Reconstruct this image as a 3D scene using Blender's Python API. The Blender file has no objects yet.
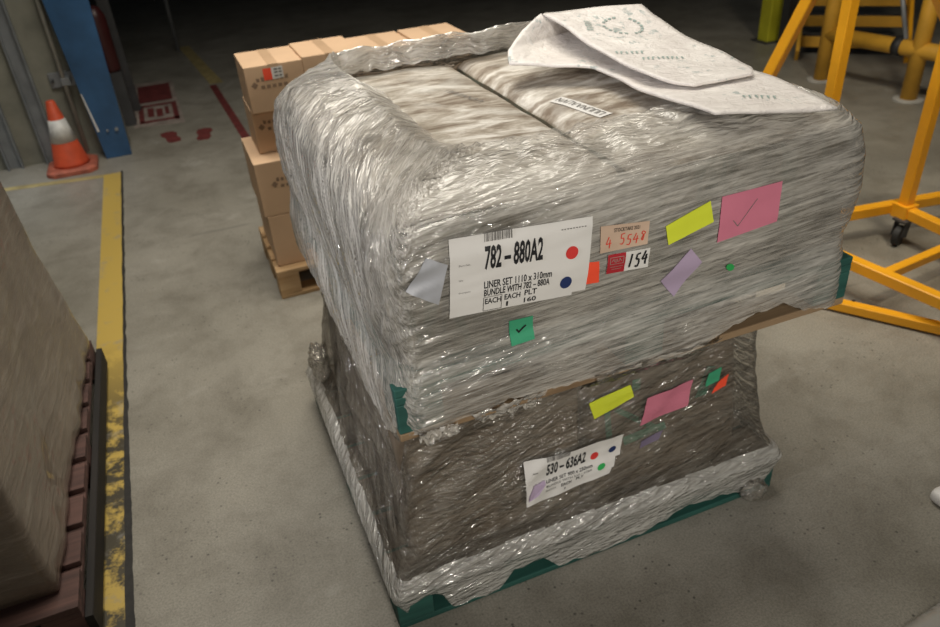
import bpy, bmesh, math, random
from mathutils import Vector, Matrix, noise
from mathutils.bvhtree import BVHTree
random.seed(7)
R = math.radians
sc = bpy.context.scene
C = sc.collection

# ------------------------------------------------------------------ camera
cam_d = bpy.data.cameras.new('camera'); cam = bpy.data.objects.new('camera', cam_d); C.objects.link(cam)
cam_d.sensor_width = 36.0; cam_d.lens = 755 / 940 * 36; cam_d.clip_start = .02
cr = Vector((0.92495445, -0.37476745, -0.06331364)); cu = Vector((0.25107368, 0.47741289, 0.8420445)); cw = Vector((0.28534412, 0.7947492, -0.53567942))
m = Matrix((cr, cu, -cw)).transposed().to_4x4(); m.translation = Vector((0, 0, 1.8)); cam.matrix_world = m
cam_d.dof.use_dof = True; cam_d.dof.focus_distance = 1.55; cam_d.dof.aperture_fstop = 4.0
sc.camera = cam

# ------------------------------------------------------------------ world, lights, exposure
sc.view_settings.view_transform = 'Standard'; sc.view_settings.look = 'None'
sc.view_settings.gamma = 1; sc.view_settings.use_curve_mapping = False; sc.view_settings.exposure = 0.0
w = bpy.data.worlds.new('world'); sc.world = w; w.use_nodes = True
w.node_tree.nodes['Background'].inputs[0].default_value = (.8, .9, 1, 1)
w.node_tree.nodes['Background'].inputs[1].default_value = 0.010

def area(name, loc, target, size, power, color, size_y=None):
    d = bpy.data.lights.new(name, 'AREA'); d.energy = power; d.color = color; d.size = size
    if size_y: d.shape = 'RECTANGLE'; d.size_y = size_y
    o = bpy.data.objects.new(name, d); C.objects.link(o); o.location = loc
    o.rotation_euler = (Vector(target) - Vector(loc)).to_track_quat('-Z', 'Y').to_euler()
    return o
def spot(name, loc, target, radius, power, color, angle, blend=1.0):
    d = bpy.data.lights.new(name, 'SPOT'); d.energy = power; d.color = color; d.shadow_soft_size = radius; d.spot_size = R(angle); d.spot_blend = blend
    o = bpy.data.objects.new(name, d); C.objects.link(o); o.location = loc
    o.rotation_euler = (Vector(target) - Vector(loc)).to_track_quat('-Z', 'Y').to_euler(); return o
a_ = area('ceiling_lamp_light', (.9, 2.9, 4.6), (.9, 3.0, 0), 2.4, 84, (1, .94, .82)); a_.data.spread = R(125)
spot('added_back_left_spot', (-.2, 4.0, 4.4), (-.1, 3.9, 0), .3, 150, (1, .95, .86), 92)  # added spot that brightens the floor at the back left
spot('added_stack_spot', (.35, -2.2, 2.3), (0.85, 1.2, .80), .25, 295, (1, .94, .84), 43)  # added spot behind the camera, narrowed to brighten the stack's front faces
area('dock_fill_light', (-.6, -2.0, 3.2), (0.8, 1.2, .5), .8, 14, (1, .94, .84))
spot('right_lamp_light', (2.6, 1.2, 4.0), (3.9, 3.2, 0), .3, 290, (1, .90, .72), 80)
spot('left_daylight', (-2.3, 4.9, 2.8), (-1.55, 5.2, 0.0), .4, 220, (.86, .93, 1), 38)
spot('left_dock_daylight', (-2.3, .9, 2.5), (0.4, 1.8, 1.05), .22, 260, (.97, .97, 1), 36, .8)

# ------------------------------------------------------------------ helpers
def link(o, parent=None):
    C.objects.link(o)
    if parent: o.parent = parent
    return o
def tag(o, label=None, cat=None, group=None, kind=None):
    if label: o['label'] = label
    if cat: o['category'] = cat
    if group: o['group'] = group
    if kind: o['kind'] = kind
    return o
def empty(name, loc, label, cat, group=None):
    o = bpy.data.objects.new(name, None); o.location = loc; o.empty_display_size = .1; C.objects.link(o)
    return tag(o, label, cat, group)
def obj(name, bm, mats, parent=None, smooth=False, bevel=0, label=None):
    me = bpy.data.meshes.new(name); bm.normal_update()
    bm.to_mesh(me); bm.free()
    if not isinstance(mats, (list, tuple)): mats = [mats]
    for q in mats: me.materials.append(q)
    if smooth:
        for p in me.polygons: p.use_smooth = True
    o = bpy.data.objects.new(name, me); link(o)
    if parent:
        o.parent = parent; o.matrix_parent_inverse = Matrix.Translation(parent.location).inverted() if parent.type == 'EMPTY' and parent.parent is None else Matrix.Identity(4)
    if bevel:
        b = o.modifiers.new('bevel', 'BEVEL'); b.width = bevel; b.segments = 2; b.limit_method = 'ANGLE'
    if label: o['label'] = label
    return o
def recenter(o, loc):
    """put an object's origin at loc without moving its mesh"""
    loc = Vector(loc); o.data.transform(Matrix.Translation(-loc)); o.location = loc
def box(bm, a, b, mi=0):
    x0, y0, z0 = a; x1, y1, z1 = b
    v = [bm.verts.new(p) for p in ((x0,y0,z0),(x1,y0,z0),(x1,y1,z0),(x0,y1,z0),(x0,y0,z1),(x1,y0,z1),(x1,y1,z1),(x0,y1,z1))]
    for f in ((3,2,1,0),(4,5,6,7),(0,1,5,4),(1,2,6,5),(2,3,7,6),(3,0,4,7)):
        bm.faces.new([v[i] for i in f]).material_index = mi
    return v
def boxo(name, a, b, mat, parent=None, bevel=0, label=None):
    bm = bmesh.new(); box(bm, a, b); return obj(name, bm, mat, parent, bevel=bevel, label=label)
def sweep(bm, pts, prof):
    """sweep a 2D profile along straight bar a-b (frame with z up where possible)"""
    a, b = Vector(pts[0]), Vector(pts[1]); d = (b - a).normalized()
    up = Vector((0, 0, 1)) if abs(d.z) < .95 else Vector((0, 1, 0))
    s = d.cross(up).normalized(); t = s.cross(d).normalized()
    rings = [[bm.verts.new(p + s * x + t * y) for x, y in prof] for p in (a, b)]
    n = len(prof)
    for i in range(n): bm.faces.new((rings[0][i], rings[0][(i+1)%n], rings[1][(i+1)%n], rings[1][i]))
    bm.faces.new(rings[0][::-1]); bm.faces.new(rings[1])
def circ(r, n=16): return [(r*math.cos(2*math.pi*i/n), r*math.sin(2*math.pi*i/n)) for i in range(n)]
def sq(w, h=None):
    h = h or w; w /= 2; h /= 2; c = min(w, h) * .16
    return [(-w+c,-h),(w-c,-h),(w,-h+c),(w,h-c),(w-c,h),(-w+c,h),(-w,h-c),(-w,-h+c)]
def bar(name, a, b, prof, mat, parent=None, smooth=False, label=None):
    bm = bmesh.new(); sweep(bm, (a, b), prof); bmesh.ops.recalc_face_normals(bm, faces=bm.faces)
    return obj(name, bm, mat, parent, smooth=smooth, label=label)
def lathe(bm, prof, cx=0, cy=0, n=32):
    rings = [[bm.verts.new((cx + r*math.cos(2*math.pi*i/n), cy + r*math.sin(2*math.pi*i/n), z)) for i in range(n)] for r, z in prof]
    for a, b in zip(rings, rings[1:]):
        for i in range(n): bm.faces.new((a[i], a[(i+1)%n], b[(i+1)%n], b[i]))
    bm.faces.new(rings[0][::-1]); bm.faces.new(rings[-1])
def lerp(a, b, t): return a + (b - a) * t
def sstep(a, b, x):
    t = max(0, min(1, (x - a) / (b - a))); return t*t*(3-2*t)
def interp(tab, x):
    if x <= tab[0][0]: return tab[0][1:]
    for p, q in zip(tab, tab[1:]):
        if x <= q[0]:
            t = (x - p[0]) / (q[0] - p[0]); return tuple(lerp(u, v, t) for u, v in zip(p[1:], q[1:]))
    return tab[-1][1:]

# ------------------------------------------------------------------ materials
class N:
    def __init__(s, name):
        s.m = bpy.data.materials.new(name); s.m.use_nodes = True; s.t = s.m.node_tree; s.n = s.t.nodes
        s.b = s.n['Principled BSDF']; s.out = s.n['Material Output']
    def new(s, ty, **kw):
        q = s.n.new(ty)
        for k, v in kw.items():
            if hasattr(q, k): setattr(q, k, v)
            else: q.inputs[k].default_value = v
        return q
    def link(s, a, b): s.t.links.new(a, b)
    def coord(s, kind='Object', scale=(1,1,1), rot=(0,0,0), loc=(0,0,0)):
        tc = s.new('ShaderNodeTexCoord'); mp = s.new('ShaderNodeMapping')
        mp.inputs['Scale'].default_value = scale; mp.inputs['Rotation'].default_value = rot; mp.inputs['Location'].default_value = loc
        s.link(tc.outputs[kind], mp.inputs[0]); return mp.outputs[0]
    def noise(s, vec, scale=1, detail=4, rough=.55, dist=0):
        q = s.new('ShaderNodeTexNoise'); q.inputs['Scale'].default_value = scale; q.inputs['Detail'].default_value = detail
        q.inputs['Roughness'].default_value = rough; q.inputs['Distortion'].default_value = dist
        s.link(vec, q.inputs['Vector']); return q.outputs['Fac']
    def ramp(s, fac, stops):
        q = s.new('ShaderNodeValToRGB'); e = q.color_ramp.elements
        while len(e) < len(stops): e.new(.5)
        for el, (p, c) in zip(e, stops):
            el.position = p; el.color = tuple(c) + (1,) if not isinstance(c, (int, float)) else (c, c, c, 1)
        s.link(fac, q.inputs[0]); return q.outputs[0]
    def mix(s, a, b, fac, mode='MIX'):
        q = s.new('ShaderNodeMix', data_type='RGBA', blend_type=mode)
        for v, i in ((fac, 0), (a, 6), (b, 7)):
            if hasattr(v, 'links'): s.link(v, q.inputs[i])
            else: q.inputs[i].default_value = v if isinstance(v, (int, float)) else (tuple(v) + (1,))
        return q.outputs[2]
    def math(s, op, a, b=0, clamp=False):
        q = s.new('ShaderNodeMath', operation=op, use_clamp=clamp)
        for v, i in ((a, 0), (b, 1)):
            if hasattr(v, 'links'): s.link(v, q.inputs[i])
            else: q.inputs[i].default_value = v
        return q.outputs[0]
    def bump(s, h, strength=.3, dist=.01):
        q = s.new('ShaderNodeBump'); q.inputs['Strength'].default_value = strength; q.inputs['Distance'].default_value = dist
        s.link(h, q.inputs['Height']); s.link(q.outputs[0], s.b.inputs['Normal']); return q.outputs[0]
def simple(name, col, rough=.6, metal=0, var=.15, vscale=8, bump=0):
    k = N(name); v = k.coord(); n = k.noise(v, vscale, 5)
    c0 = tuple(x*(1-var) for x in col); c1 = tuple(min(1, x*(1+var)) for x in col)
    k.link(k.ramp(n, [(.3, c0), (.7, c1)]), k.b.inputs['Base Color'])
    k.b.inputs['Roughness'].default_value = rough; k.b.inputs['Metallic'].default_value = metal
    if bump: k.bump(n, bump, .01)
    return k.m

def concrete_floor():
    k = N('concrete_floor'); v = k.coord()
    big = k.noise(v, .9, 6, .6); med = k.noise(v, 3.4, 8, .72, .2); fine = k.noise(v, 160, 3, .7)
    c = k.ramp(big, [(.3, (.235, .218, .180)), (.7, (.335, .315, .27))])
    c = k.mix(c, k.ramp(med, [(.33, (.60, .58, .55)), (.55, (1, 1, 1)), (.8, (1.12, 1.1, 1.08))]), .7, 'MULTIPLY')
    c = k.mix(c, k.ramp(fine, [(.35, .66), (.6, 1.12)]), .8, 'MULTIPLY')
    sp = k.new('ShaderNodeTexVoronoi'); sp.inputs['Scale'].default_value = 34; k.link(v, sp.inputs['Vector'])
    c = k.mix(c, (.07, .065, .055), k.math('MULTIPLY', k.ramp(sp.outputs['Distance'], [(.09, .9), (.17, 0.)]), k.ramp(k.noise(k.coord(loc=(7, 7, 0)), 3.5, 3), [(.44, 0.), (.58, 1.)])))
    sc_ = k.noise(k.coord(scale=(1.2, 9, 1), rot=(0, 0, .5)), 1.6, 5, .6, .8)
    c = k.mix(c, (.10, .095, .085), k.ramp(sc_, [(.66, 0.), (.72, .35)]))
    pale = k.noise(k.coord(loc=(4, 2, 0)), 2.6, 5, .6, .6)
    c = k.mix(c, (.46, .44, .40), k.ramp(pale, [(.62, 0.), (.74, .45)]))
    k.link(c, k.b.inputs['Base Color'])
    k.link(k.ramp(big, [(.3, .38), (.7, .55)]), k.b.inputs['Roughness'])
    k.bump(k.mix(med, fine, .5), .25, .006)
    return k.m
def paint(name, col, wear=.5, under=(.27, .255, .225), dark=(.03, .028, .022), scale=9, lo=.5):
    k = N(name); v = k.coord(); n = k.noise(v, scale, 7, .7); d = k.noise(k.coord(loc=(3, 1, 0)), scale*.8, 6, .7)
    g = k.new('ShaderNodeSeparateXYZ'); k.link(k.coord(), g.inputs[0])
    near = k.ramp(k.math('MULTIPLY', g.outputs[1], .2), [(.50, 1.), (.64, 0.)])   # wheel-worn stretch beside the pallets
    c = k.mix(col, dark, k.math('MULTIPLY', k.ramp(d, [(lo, 0.), (lo+.09, 1.)]), k.math('MULTIPLY', near, wear)))
    c = k.mix(c, under, k.ramp(n, [(.56, 0.), (.68, .6)]))
    k.link(c, k.b.inputs['Base Color']); k.b.inputs['Roughness'].default_value = .5
    return k.m
def wood(name, c0, c1, axis='x', rough=.75):
    k = N(name); s = {'x': (1.5, 22, 22), 'y': (22, 1.5, 22), 'z': (22, 22, 1.5)}[axis]
    n = k.noise(k.coord(scale=s), 1.3, 6, .6, .5); b = k.noise(k.coord(), 3, 4)
    c = k.ramp(n, [(.3, c0), (.7, c1)]); c = k.mix(c, k.ramp(b, [(.3, .55), (.7, 1.1)]), .6, 'MULTIPLY')
    k.link(c, k.b.inputs['Base Color']); k.b.inputs['Roughness'].default_value = rough; k.bump(n, .3, .004)
    return k.m
def film(name, tint=(.80, .77, .72), lo=.15, hi=.8, gloss=.08, bs=.5, hl=.8, cr_amt=.35, cz=.5):
    """layered clear stretch film: straight streaks run along the UV u axis, a second set crosses them"""
    k = N(name)
    def uv(ang, sc_, loc=(0, 0, 0)):
        r = k.coord('UV', (1, 1, 1), (0, 0, R(ang)), loc); mp = k.new('ShaderNodeMapping'); mp.inputs['Scale'].default_value = sc_; k.link(r, mp.inputs[0]); return mp.outputs[0]
    a = k.noise(uv(0, (5, 85, 1)), 1, 3, .6); b = k.noise(uv(2, (9, 260, 1), (3, 7, 0)), 1, 2, .6)
    a2 = k.noise(uv(7, (6, 110, 1), (5, 5, 0)), 1, 3, .6); c = k.noise(uv(0, (3, 6, 1), (9, 2, 0)), 1, 5, .65, .3)
    crn = k.noise(k.coord('Object'), 20, 5, .62, 1.0)
    f = k.math('ADD', k.math('MULTIPLY', a, .30), k.math('MULTIPLY', b, .22)); f = k.math('ADD', f, k.math('MULTIPLY', a2, .22)); f = k.math('ADD', f, k.math('MULTIPLY', c, .36))
    op = k.ramp(f, [(.44, lo), (.66, hi)])
    streak = k.ramp(k.math('MAXIMUM', b, a2), [(.64, 0.), (.74, 1.)]); patch = k.ramp(c, [(.40, 0.), (.60, 1.)])
    hl_ = k.math('MULTIPLY', k.math('MULTIPLY', streak, patch), hl)  # highlights painted into the film as opaque pale streaks
    op = k.math('MAXIMUM', op, hl_)
    bh = k.math('ADD', k.math('MULTIPLY', a, .5), k.math('MULTIPLY', a2, .35)); bh = k.math('ADD', bh, k.math('MULTIPLY', b, .12)); bh = k.math('ADD', bh, k.math('MULTIPLY', crn, cr_amt))
    def crease(vec):
        n_ = k.noise(vec, 1, 2, .5, .15); return k.math('SUBTRACT', 1, k.math('MULTIPLY', k.math('ABSOLUTE', k.math('SUBTRACT', n_, .5)), 5), True)
    bh = k.math('ADD', bh, k.math('MULTIPLY', crease(uv(-6, (7, 30, 1), (1, 4, 0))), cz)); bh = k.math('ADD', bh, k.math('MULTIPLY', crease(uv(24, (8, 38, 1), (6, 1, 0))), cz*.7))
    bp = k.new('ShaderNodeBump'); bp.inputs['Strength'].default_value = bs; bp.inputs['Distance'].default_value = .012; k.link(bh, bp.inputs['Height'])
    tr = k.new('ShaderNodeBsdfTransparent'); tr.inputs[0].default_value = (.93, .92, .90, 1)
    df = k.new('ShaderNodeBsdfDiffuse'); df.inputs[0].default_value = tuple(tint) + (1,); k.link(bp.outputs[0], df.inputs['Normal'])
    m1 = k.new('ShaderNodeMixShader'); k.link(op, m1.inputs[0]); k.link(tr.outputs[0], m1.inputs[1]); k.link(df.outputs[0], m1.inputs[2])
    gl = k.new('ShaderNodeBsdfGlossy'); gl.inputs['Roughness'].default_value = .10; k.link(bp.outputs[0], gl.inputs['Normal'])
    fr = k.new('ShaderNodeFresnel'); fr.inputs[0].default_value = 1.45; k.link(bp.outputs[0], fr.inputs['Normal'])
    ff = k.math('ADD', k.math('MULTIPLY', fr.outputs[0], .8), gloss, True)
    m2 = k.new('ShaderNodeMixShader'); k.link(ff, m2.inputs[0]); k.link(m1.outputs[0], m2.inputs[1]); k.link(gl.outputs[0], m2.inputs[2])
    k.link(m2.outputs[0], k.out.inputs[0]); k.n.remove(k.b)
    return k.m
def bundle_side(name, cols, sx=14, sz=3.5):
    k = N(name); n = k.noise(k.coord(scale=(sx, sx, sz)), 1, 5, .65, .5); b = k.noise(k.coord(scale=(5, 5, 30)), 1, 4)
    c = k.ramp(n, [(.32, cols[0]), (.5, cols[1]), (.62, cols[2]), (.75, cols[3])])
    c = k.mix(c, k.ramp(b, [(.3, .6), (.65, 1.15)]), .6, 'MULTIPLY')
    k.link(c, k.b.inputs['Base Color']); k.b.inputs['Roughness'].default_value = .5; k.bump(n, .4, .01)
    return k.m
def bag_top(name):
    k = N(name); n = k.noise(k.coord(scale=(4, 11, 4), rot=(0, 0, .5)), 1.6, 7, .68, .5); b = k.noise(k.coord(), 4.2, 5, .6, .8)
    c = k.ramp(n, [(.40, (.20, .155, .115)), (.50, (.38, .33, .27)), (.62, (.70, .66, .60))])
    c = k.mix(c, (.70, .68, .63), k.ramp(b, [(.50, 0.), (.68, .6)]))
    k.link(c, k.b.inputs['Base Color']); k.b.inputs['Roughness'].default_value = .38; k.bump(k.noise(k.coord(scale=(10, 24, 6), rot=(0, 0, .5)), 1.2, 5, .6, 1.), .5, .012)
    return k.m

M = {}
M['floor'] = concrete_floor()
M['wall'] = simple('painted_blockwork', (.22, .215, .175), .8, 0, .22, 5, .2)
M['yellow_paint'] = paint('worn_yellow_floor_paint', (.50, .35, .08), .95, lo=.425)
M['faint_yellow'] = simple('faint_yellow_floor_paint', (.36, .29, .13), .6, 0, .3, 12)
M['red_paint'] = simple('red_floor_paint', (.15, .032, .03), .6, 0, .3, 14)
M['pale_paint'] = simple('pale_floor_paint', (.30, .25, .22), .6, 0, .3, 10)
M['cement'] = simple('pale_cement', (.40, .385, .35), .8)
M['joint'] = simple('dark_joint_filler', (.018, .016, .014), .7, 0, .4, 30, .3)
M['galv'] = simple('galvanised_steel', (.25, .265, .28), .45, .35, .2, 9)
M['pipe'] = simple('grey_pipe', (.42, .41, .37), .5, 0, .15, 10)
M['blue'] = simple('blue_enamel', (.026, .085, .19), .45, 0, .3, 4)
M['cone_red'] = simple('faded_orange_plastic', (.62, .09, .035), .5, 0, .15, 12)
M['cone_white'] = simple('dirty_reflective_white', (.68, .67, .64), .4, 0, .2, 22)
M['cone_base'] = simple('dusty_cone_base', (.36, .10, .06), .7, 0, .4, 14)
M['black_rubber'] = simple('black_rubber', (.02, .02, .02), .6)
M['yellow'] = simple('orange_yellow_enamel', (.92, .42, .018), .35, 0, .10, 6)
M['yellow_dull'] = simple('dull_yellow_enamel', (.62, .33, .035), .5, 0, .15, 6)
M['bollard'] = simple('lemon_yellow_enamel', (.52, .50, .03), .5, 0, .12, 5)
M['dark_steel'] = simple('dark_grey_steel', (.06, .06, .062), .6, .2, .2, 6)
M['green_wood'] = wood('green_painted_wood', (.012, .07, .058), (.03, .13, .105))
M['raw_wood'] = wood('raw_pallet_wood', (.20, .125, .065), (.38, .26, .15))
M['brown_deck'] = wood('brown_deck_wood', (.07, .05, .035), (.15, .11, .075))
M['pine'] = wood('pale_pine', (.42, .25, .11), (.62, .42, .23))
M['dark_wood'] = wood('dark_old_wood', (.05, .026, .022), (.15, .075, .06), 'x')
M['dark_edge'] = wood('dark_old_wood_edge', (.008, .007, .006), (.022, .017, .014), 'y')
M['carton'] = simple('tan_cardboard', (.62, .42, .265), .8, 0, .08, 3)
M['carton_tape'] = simple('brown_packing_tape', (.55, .37, .23), .4, 0, .08, 6)
M['carton_ink'] = simple('dark_carton_ink', (.26, .17, .11), .8)
M['upper_side'] = bundle_side('bundle_side_olive', [(.045, .045, .032), (.12, .10, .07), (.09, .105, .08), (.30, .26, .21)], 16, 4)
M['lower_side'] = bundle_side('bundle_side_brown', [(.085, .058, .038), (.15, .11, .074), (.18, .135, .095), (.24, .19, .145)], 9, 6)
M['bag_top'] = bag_top('dusty_bag_top')
M['film_upper'] = film('stretch_film_bright', (.80, .76, .69), .10, .68, .08, .6, .8, .35, .45)
M['film_lower'] = film('stretch_film_dull', (.60, .55, .47), .03, .34, .06, .7, .6, .6, .9)
M['film_roll'] = film('stretch_film_layered', (.74, .72, .67), .35, .85, .14, .8, .9, .4, .8)
M['paper'] = simple('white_paper', (.72, .70, .67), .5, 0, .03, 12)
M['ink'] = simple('black_ink', (.012, .012, .014), .5)
M['grey_ink'] = simple('grey_barcode_ink', (.16, .15, .14), .5)
M['red_ink'] = simple('red_marker', (.65, .05, .03), .5)
M['red_dot'] = simple('red_dot_sticker', (.66, .045, .04), .45)
M['blue_dot'] = simple('navy_dot_sticker', (.018, .035, .12), .45)
M['green_dot'] = simple('green_dot_sticker', (.03, .42, .10), .45)
M['n_silver'] = simple('silver_grey_note', (.42, .43, .46), .45, 0, .08, 10)
M['n_green'] = simple('green_note', (.05, .36, .19), .6, 0, .05, 10)
M['n_yellow'] = simple('lime_yellow_note', (.68, .75, .04), .6, 0, .05, 10)
M['n_pink'] = simple('pink_note', (.62, .19, .27), .6, 0, .06, 10)
M['n_lilac'] = simple('lilac_note', (.46, .36, .50), .6, 0, .06, 10)
M['n_purple'] = simple('dull_purple_note', (.15, .12, .19), .6, 0, .06, 10)
M['n_orange'] = simple('fluorescent_orange_note', (.95, .09, .035), .6, 0, .03, 10)
M['n_beige'] = simple('beige_ticket', (.58, .42, .31), .6, 0, .06, 10)
M['n_red'] = simple('crimson_label', (.42, .02, .03), .5, 0, .06, 10)
M['green_tape'] = simple('green_tape', (.045, .20, .13), .5, 0, .2, 10)
M['left_wrap'] = None

# ------------------------------------------------------------------ floor, wall, floor markings
bm = bmesh.new(); box(bm, (-7, -3.5, -.12), (13, 17, 0)); tag(obj('floor', bm, M['floor']), kind='structure')
bm = bmesh.new(); box(bm, (-7, 5.97, 0), (-.42, 6.15, 3.4)); tag(obj('wall_left', bm, M['wall']), kind='structure')
bm = bmesh.new(); box(bm, (-7, 16.8, 0), (13, 17, 5)); tag(obj('wall_back', bm, M['dark_steel']), kind='structure')

def strip(name, pts, mat, z=.0015, h=.0015):
    bm = bmesh.new(); bot = [bm.verts.new((x, y, z-h)) for x, y in pts]; top = [bm.verts.new((x, y, z)) for x, y in pts]
    bm.faces.new(top); n = len(pts)
    for i in range(n): bm.faces.new((bot[i], bot[(i+1)%n], top[(i+1)%n], top[i]))
    bmesh.ops.recalc_face_normals(bm, faces=bm.faces)
    return obj(name, bm, mat)
yl = strip('painted_line', [(-.618, .3), (-.505, .3), (-.492, 5.46), (-.602, 5.46)], M['yellow_paint'])
tag(yl, 'long worn yellow line along the floor joint beside the left pallet', 'floor line')
tag(strip('painted_line', [(-.602, 5.41), (-.602, 5.47), (-2.6, 5.80), (-2.6, 5.73)], M['faint_yellow']), 'thin yellow cross line on the floor in front of the traffic cone', 'floor line')
tag(strip('painted_line', [(.42, 5.7), (.36, 5.7), (.29, 7.4), (.35, 7.4)], M['red_paint']), 'dark red line on the floor behind the cartons', 'floor line')
tag(strip('painted_line', [(.30, 7.45), (.42, 7.45), (.25, 9.3), (.14, 9.3)], M['faint_yellow']), 'dim yellow line far back on the dark floor', 'floor line')
# ragged joint in the slab
bm = bmesh.new(); L = []; n = 160
for i in range(n+1):
    y = .3 + 5.18*i/n; x = lerp(-.503, -.488, i/n); wv = .010 + .008*sstep(3.2, 1.5, y); j = noise.noise((y*6, 0, 0))*.006
    L.append([bm.verts.new((x - wv*.4 + j*.6, y, .002)), bm.verts.new((x + wv + noise.noise((y*14, 3, 0))*.006, y, .002))])
for a, b in zip(L, L[1:]): bm.faces.new((a[0], a[1], b[1], b[0]))
tag(obj('trim_1', bm, M['joint']), kind='structure')
# painted floor sign
t = empty('floor_sign', (-.19, 7.1, 0), 'faded red and white pedestrian sign painted on the dark floor behind the blue column', 'floor sign')
p = strip('panel', [(-.385, 6.45), (.0, 6.38), (-.02, 7.85), (-.36, 7.9)], M['pale_paint']); p.parent = t; p.matrix_parent_inverse = t.matrix_world.inverted() if False else Matrix.Translation(t.location).inverted()
bm = bmesh.new()
def q2(bm, x0, y0, x1, y1, z=.003):
    vs = [bm.verts.new(v) for v in ((x0, y0, z), (x1, y0, z), (x1, y1, z), (x0, y1, z))]; bm.faces.new(vs)
for a in ((-.34, 6.55, -.30, 7.05), (-.07, 6.5, -.03, 7.0), (-.34, 6.52, -.03, 6.58), (-.34, 7.0, -.03, 7.06), (-.27, 6.68, -.22, 6.95), (-.2, 6.66, -.15, 6.9), (-.13, 6.7, -.1, 6.93), (-.33, 7.15, -.05, 7.75)): q2(bm, *a)
obj('symbol', bm, M['red_paint'], t)
# painted footprints
def footprint(cx, cy, rz):
    bm = bmesh.new(); out = [(-.035, -.13), (.03, -.135), (.045, -.06), (.035, 0), (.055, .08), (.04, .14), (0, .16), (-.04, .14), (-.05, .07), (-.035, 0), (-.045, -.08)]
    vs = [bm.verts.new((x*1.2, y, 0)) for x, y in out]; vt = [bm.verts.new((x*1.2, y, .002)) for x, y in out]; bm.faces.new(vt)
    for i in range(len(out)): bm.faces.new((vs[i], vs[(i+1)%11], vt[(i+1)%11], vt[i]))
    o = obj('painted_footprint', bm, M['red_paint']); o.location = (cx, cy, 0); o.rotation_euler = (0, 0, rz); return o
tag(footprint(-.125, 6.04, .2), 'red painted footprint on the floor, the one nearer the blue column', 'footprint', 'painted footprints')
tag(footprint(.11, 5.97, -.1), 'red painted footprint on the floor, the one nearer the cartons', 'footprint', 'painted footprints')

# ------------------------------------------------------------------ left corner: channels, pipe, blue column, cone
def channel(x, top_dx, w_, label, ztop=3.0):
    bm = bmesh.new(); y = 5.97
    box(bm, (x-w_/2, y-.012, 0), (x+w_/2, y, ztop)); box(bm, (x-w_/2, y-.055, 0), (x-w_/2+.01, y-.012, ztop)); box(bm, (x+w_/2-.01, y-.055, 0), (x+w_/2, y-.012, ztop))
    return tag(obj('steel_channel', bm, M['galv']), label, 'steel channel', 'steel channels on the grey wall')
channel(-.935, 0, .10, 'grey galvanised steel channel on the wall just left of the traffic cone')
channel(-1.185, 0, .10, 'grey galvanised steel channel at the far left end of the wall')
t = empty('wall_pipe', (-.695, 5.9, 0), 'thin pale vertical pipe clipped to the wall behind the traffic cone', 'pipe')
bar('pipe', (-.70, 5.90, .05), (-.665, 5.90, 3), circ(.014), M['pipe'], t, True)
bm = bmesh.new(); box(bm, (-.79, 5.95, .50), (-.62, 5.97, .60)); box(bm, (-.715, 5.885, .52), (-.655, 5.95, .57)); obj('bracket', bm, M['galv'], t, bevel=.003)
bm = bmesh.new()
sweep(bm, ((-.77, 5.93, .55), (-.77, 5.952, .55)), circ(.012, 6))
obj('bolt', bm, M['dark_steel'], t)
t = empty('blue_column', (-.5, 5.86, 0), 'tall blue painted steel column beside the orange cone', 'column')
bm = bmesh.new()
def hexa(bm, lo, hi):
    vs = [bm.verts.new(p) for p in lo + hi]
    for f in ((3,2,1,0),(4,5,6,7),(0,1,5,4),(1,2,6,5),(2,3,7,6),(3,0,4,7)): bm.faces.new([vs[i] for i in f])
hexa(bm, [(-.585, 5.80, 0), (-.412, 5.80, 0), (-.412, 5.815, 0), (-.585, 5.815, 0)], [(-.76, 5.80, 2.9), (-.33, 5.80, 2.9), (-.33, 5.815, 2.9), (-.76, 5.815, 2.9)])
obj('front_flange', bm, M['blue'], t, bevel=.003)
bm = bmesh.new(); box(bm, (-.51, 5.815, 0), (-.48, 5.95, 2.9)); box(bm, (-.60, 5.95, 0), (-.42, 5.965, 2.9)); obj('web', bm, M['blue'], t)
bm = bmesh.new(); hexa(bm, [(-.585, 5.796, .2), (-.572, 5.796, .2), (-.572, 5.80, .2), (-.585, 5.80, .2)], [(-.612, 5.796, .47), (-.606, 5.796, .47), (-.606, 5.80, .47), (-.612, 5.80, .47)])
obj('scrape', bm, M['paper'], t, label='pale scrape in the blue paint')
bm = bmesh.new(); sweep(bm, ((-.46, 5.785, .2), (-.46, 5.80, .2)), circ(.013, 6)); obj('bolt', bm, M['galv'], t); bm = bmesh.new(); sweep(bm, ((-.52, 5.785, .2), (-.52, 5.80, .2)), circ(.008, 6)); obj('bolt', bm, M['galv'], t)

t = empty('traffic_cone', (-.80, 5.70, 0), 'orange and white traffic cone on the floor against the grey wall', 'traffic cone')
cx, cy = -.80, 5.72
bm = bmesh.new(); oc = [(-.17,-.12),(-.12,-.17),(.12,-.17),(.17,-.12),(.17,.12),(.12,.17),(-.12,.17),(-.17,.12)]
a = [bm.verts.new((cx+x*.95, cy+y*.95, .002)) for x, y in oc]; b = [bm.verts.new((cx+x*.95, cy+y*.95, .028)) for x, y in oc]; c_ = [bm.verts.new((cx+x*.85, cy+y*.85, .04)) for x, y in oc]
for p_, q_ in ((a, b), (b, c_)):
    for i in range(8): bm.faces.new((p_[i], p_[(i+1)%8], q_[(i+1)%8], q_[i]))
bm.faces.new(c_); bm.faces.new(a[::-1]); obj('cone_base', bm, M['cone_base'], t)
bm = bmesh.new(); lathe(bm, [(.118, .04), (.112, .06), (.028, .47), (.022, .478), (.010, .478)], cx, cy); obj('cone_body', bm, M['cone_red'], t, True)
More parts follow.
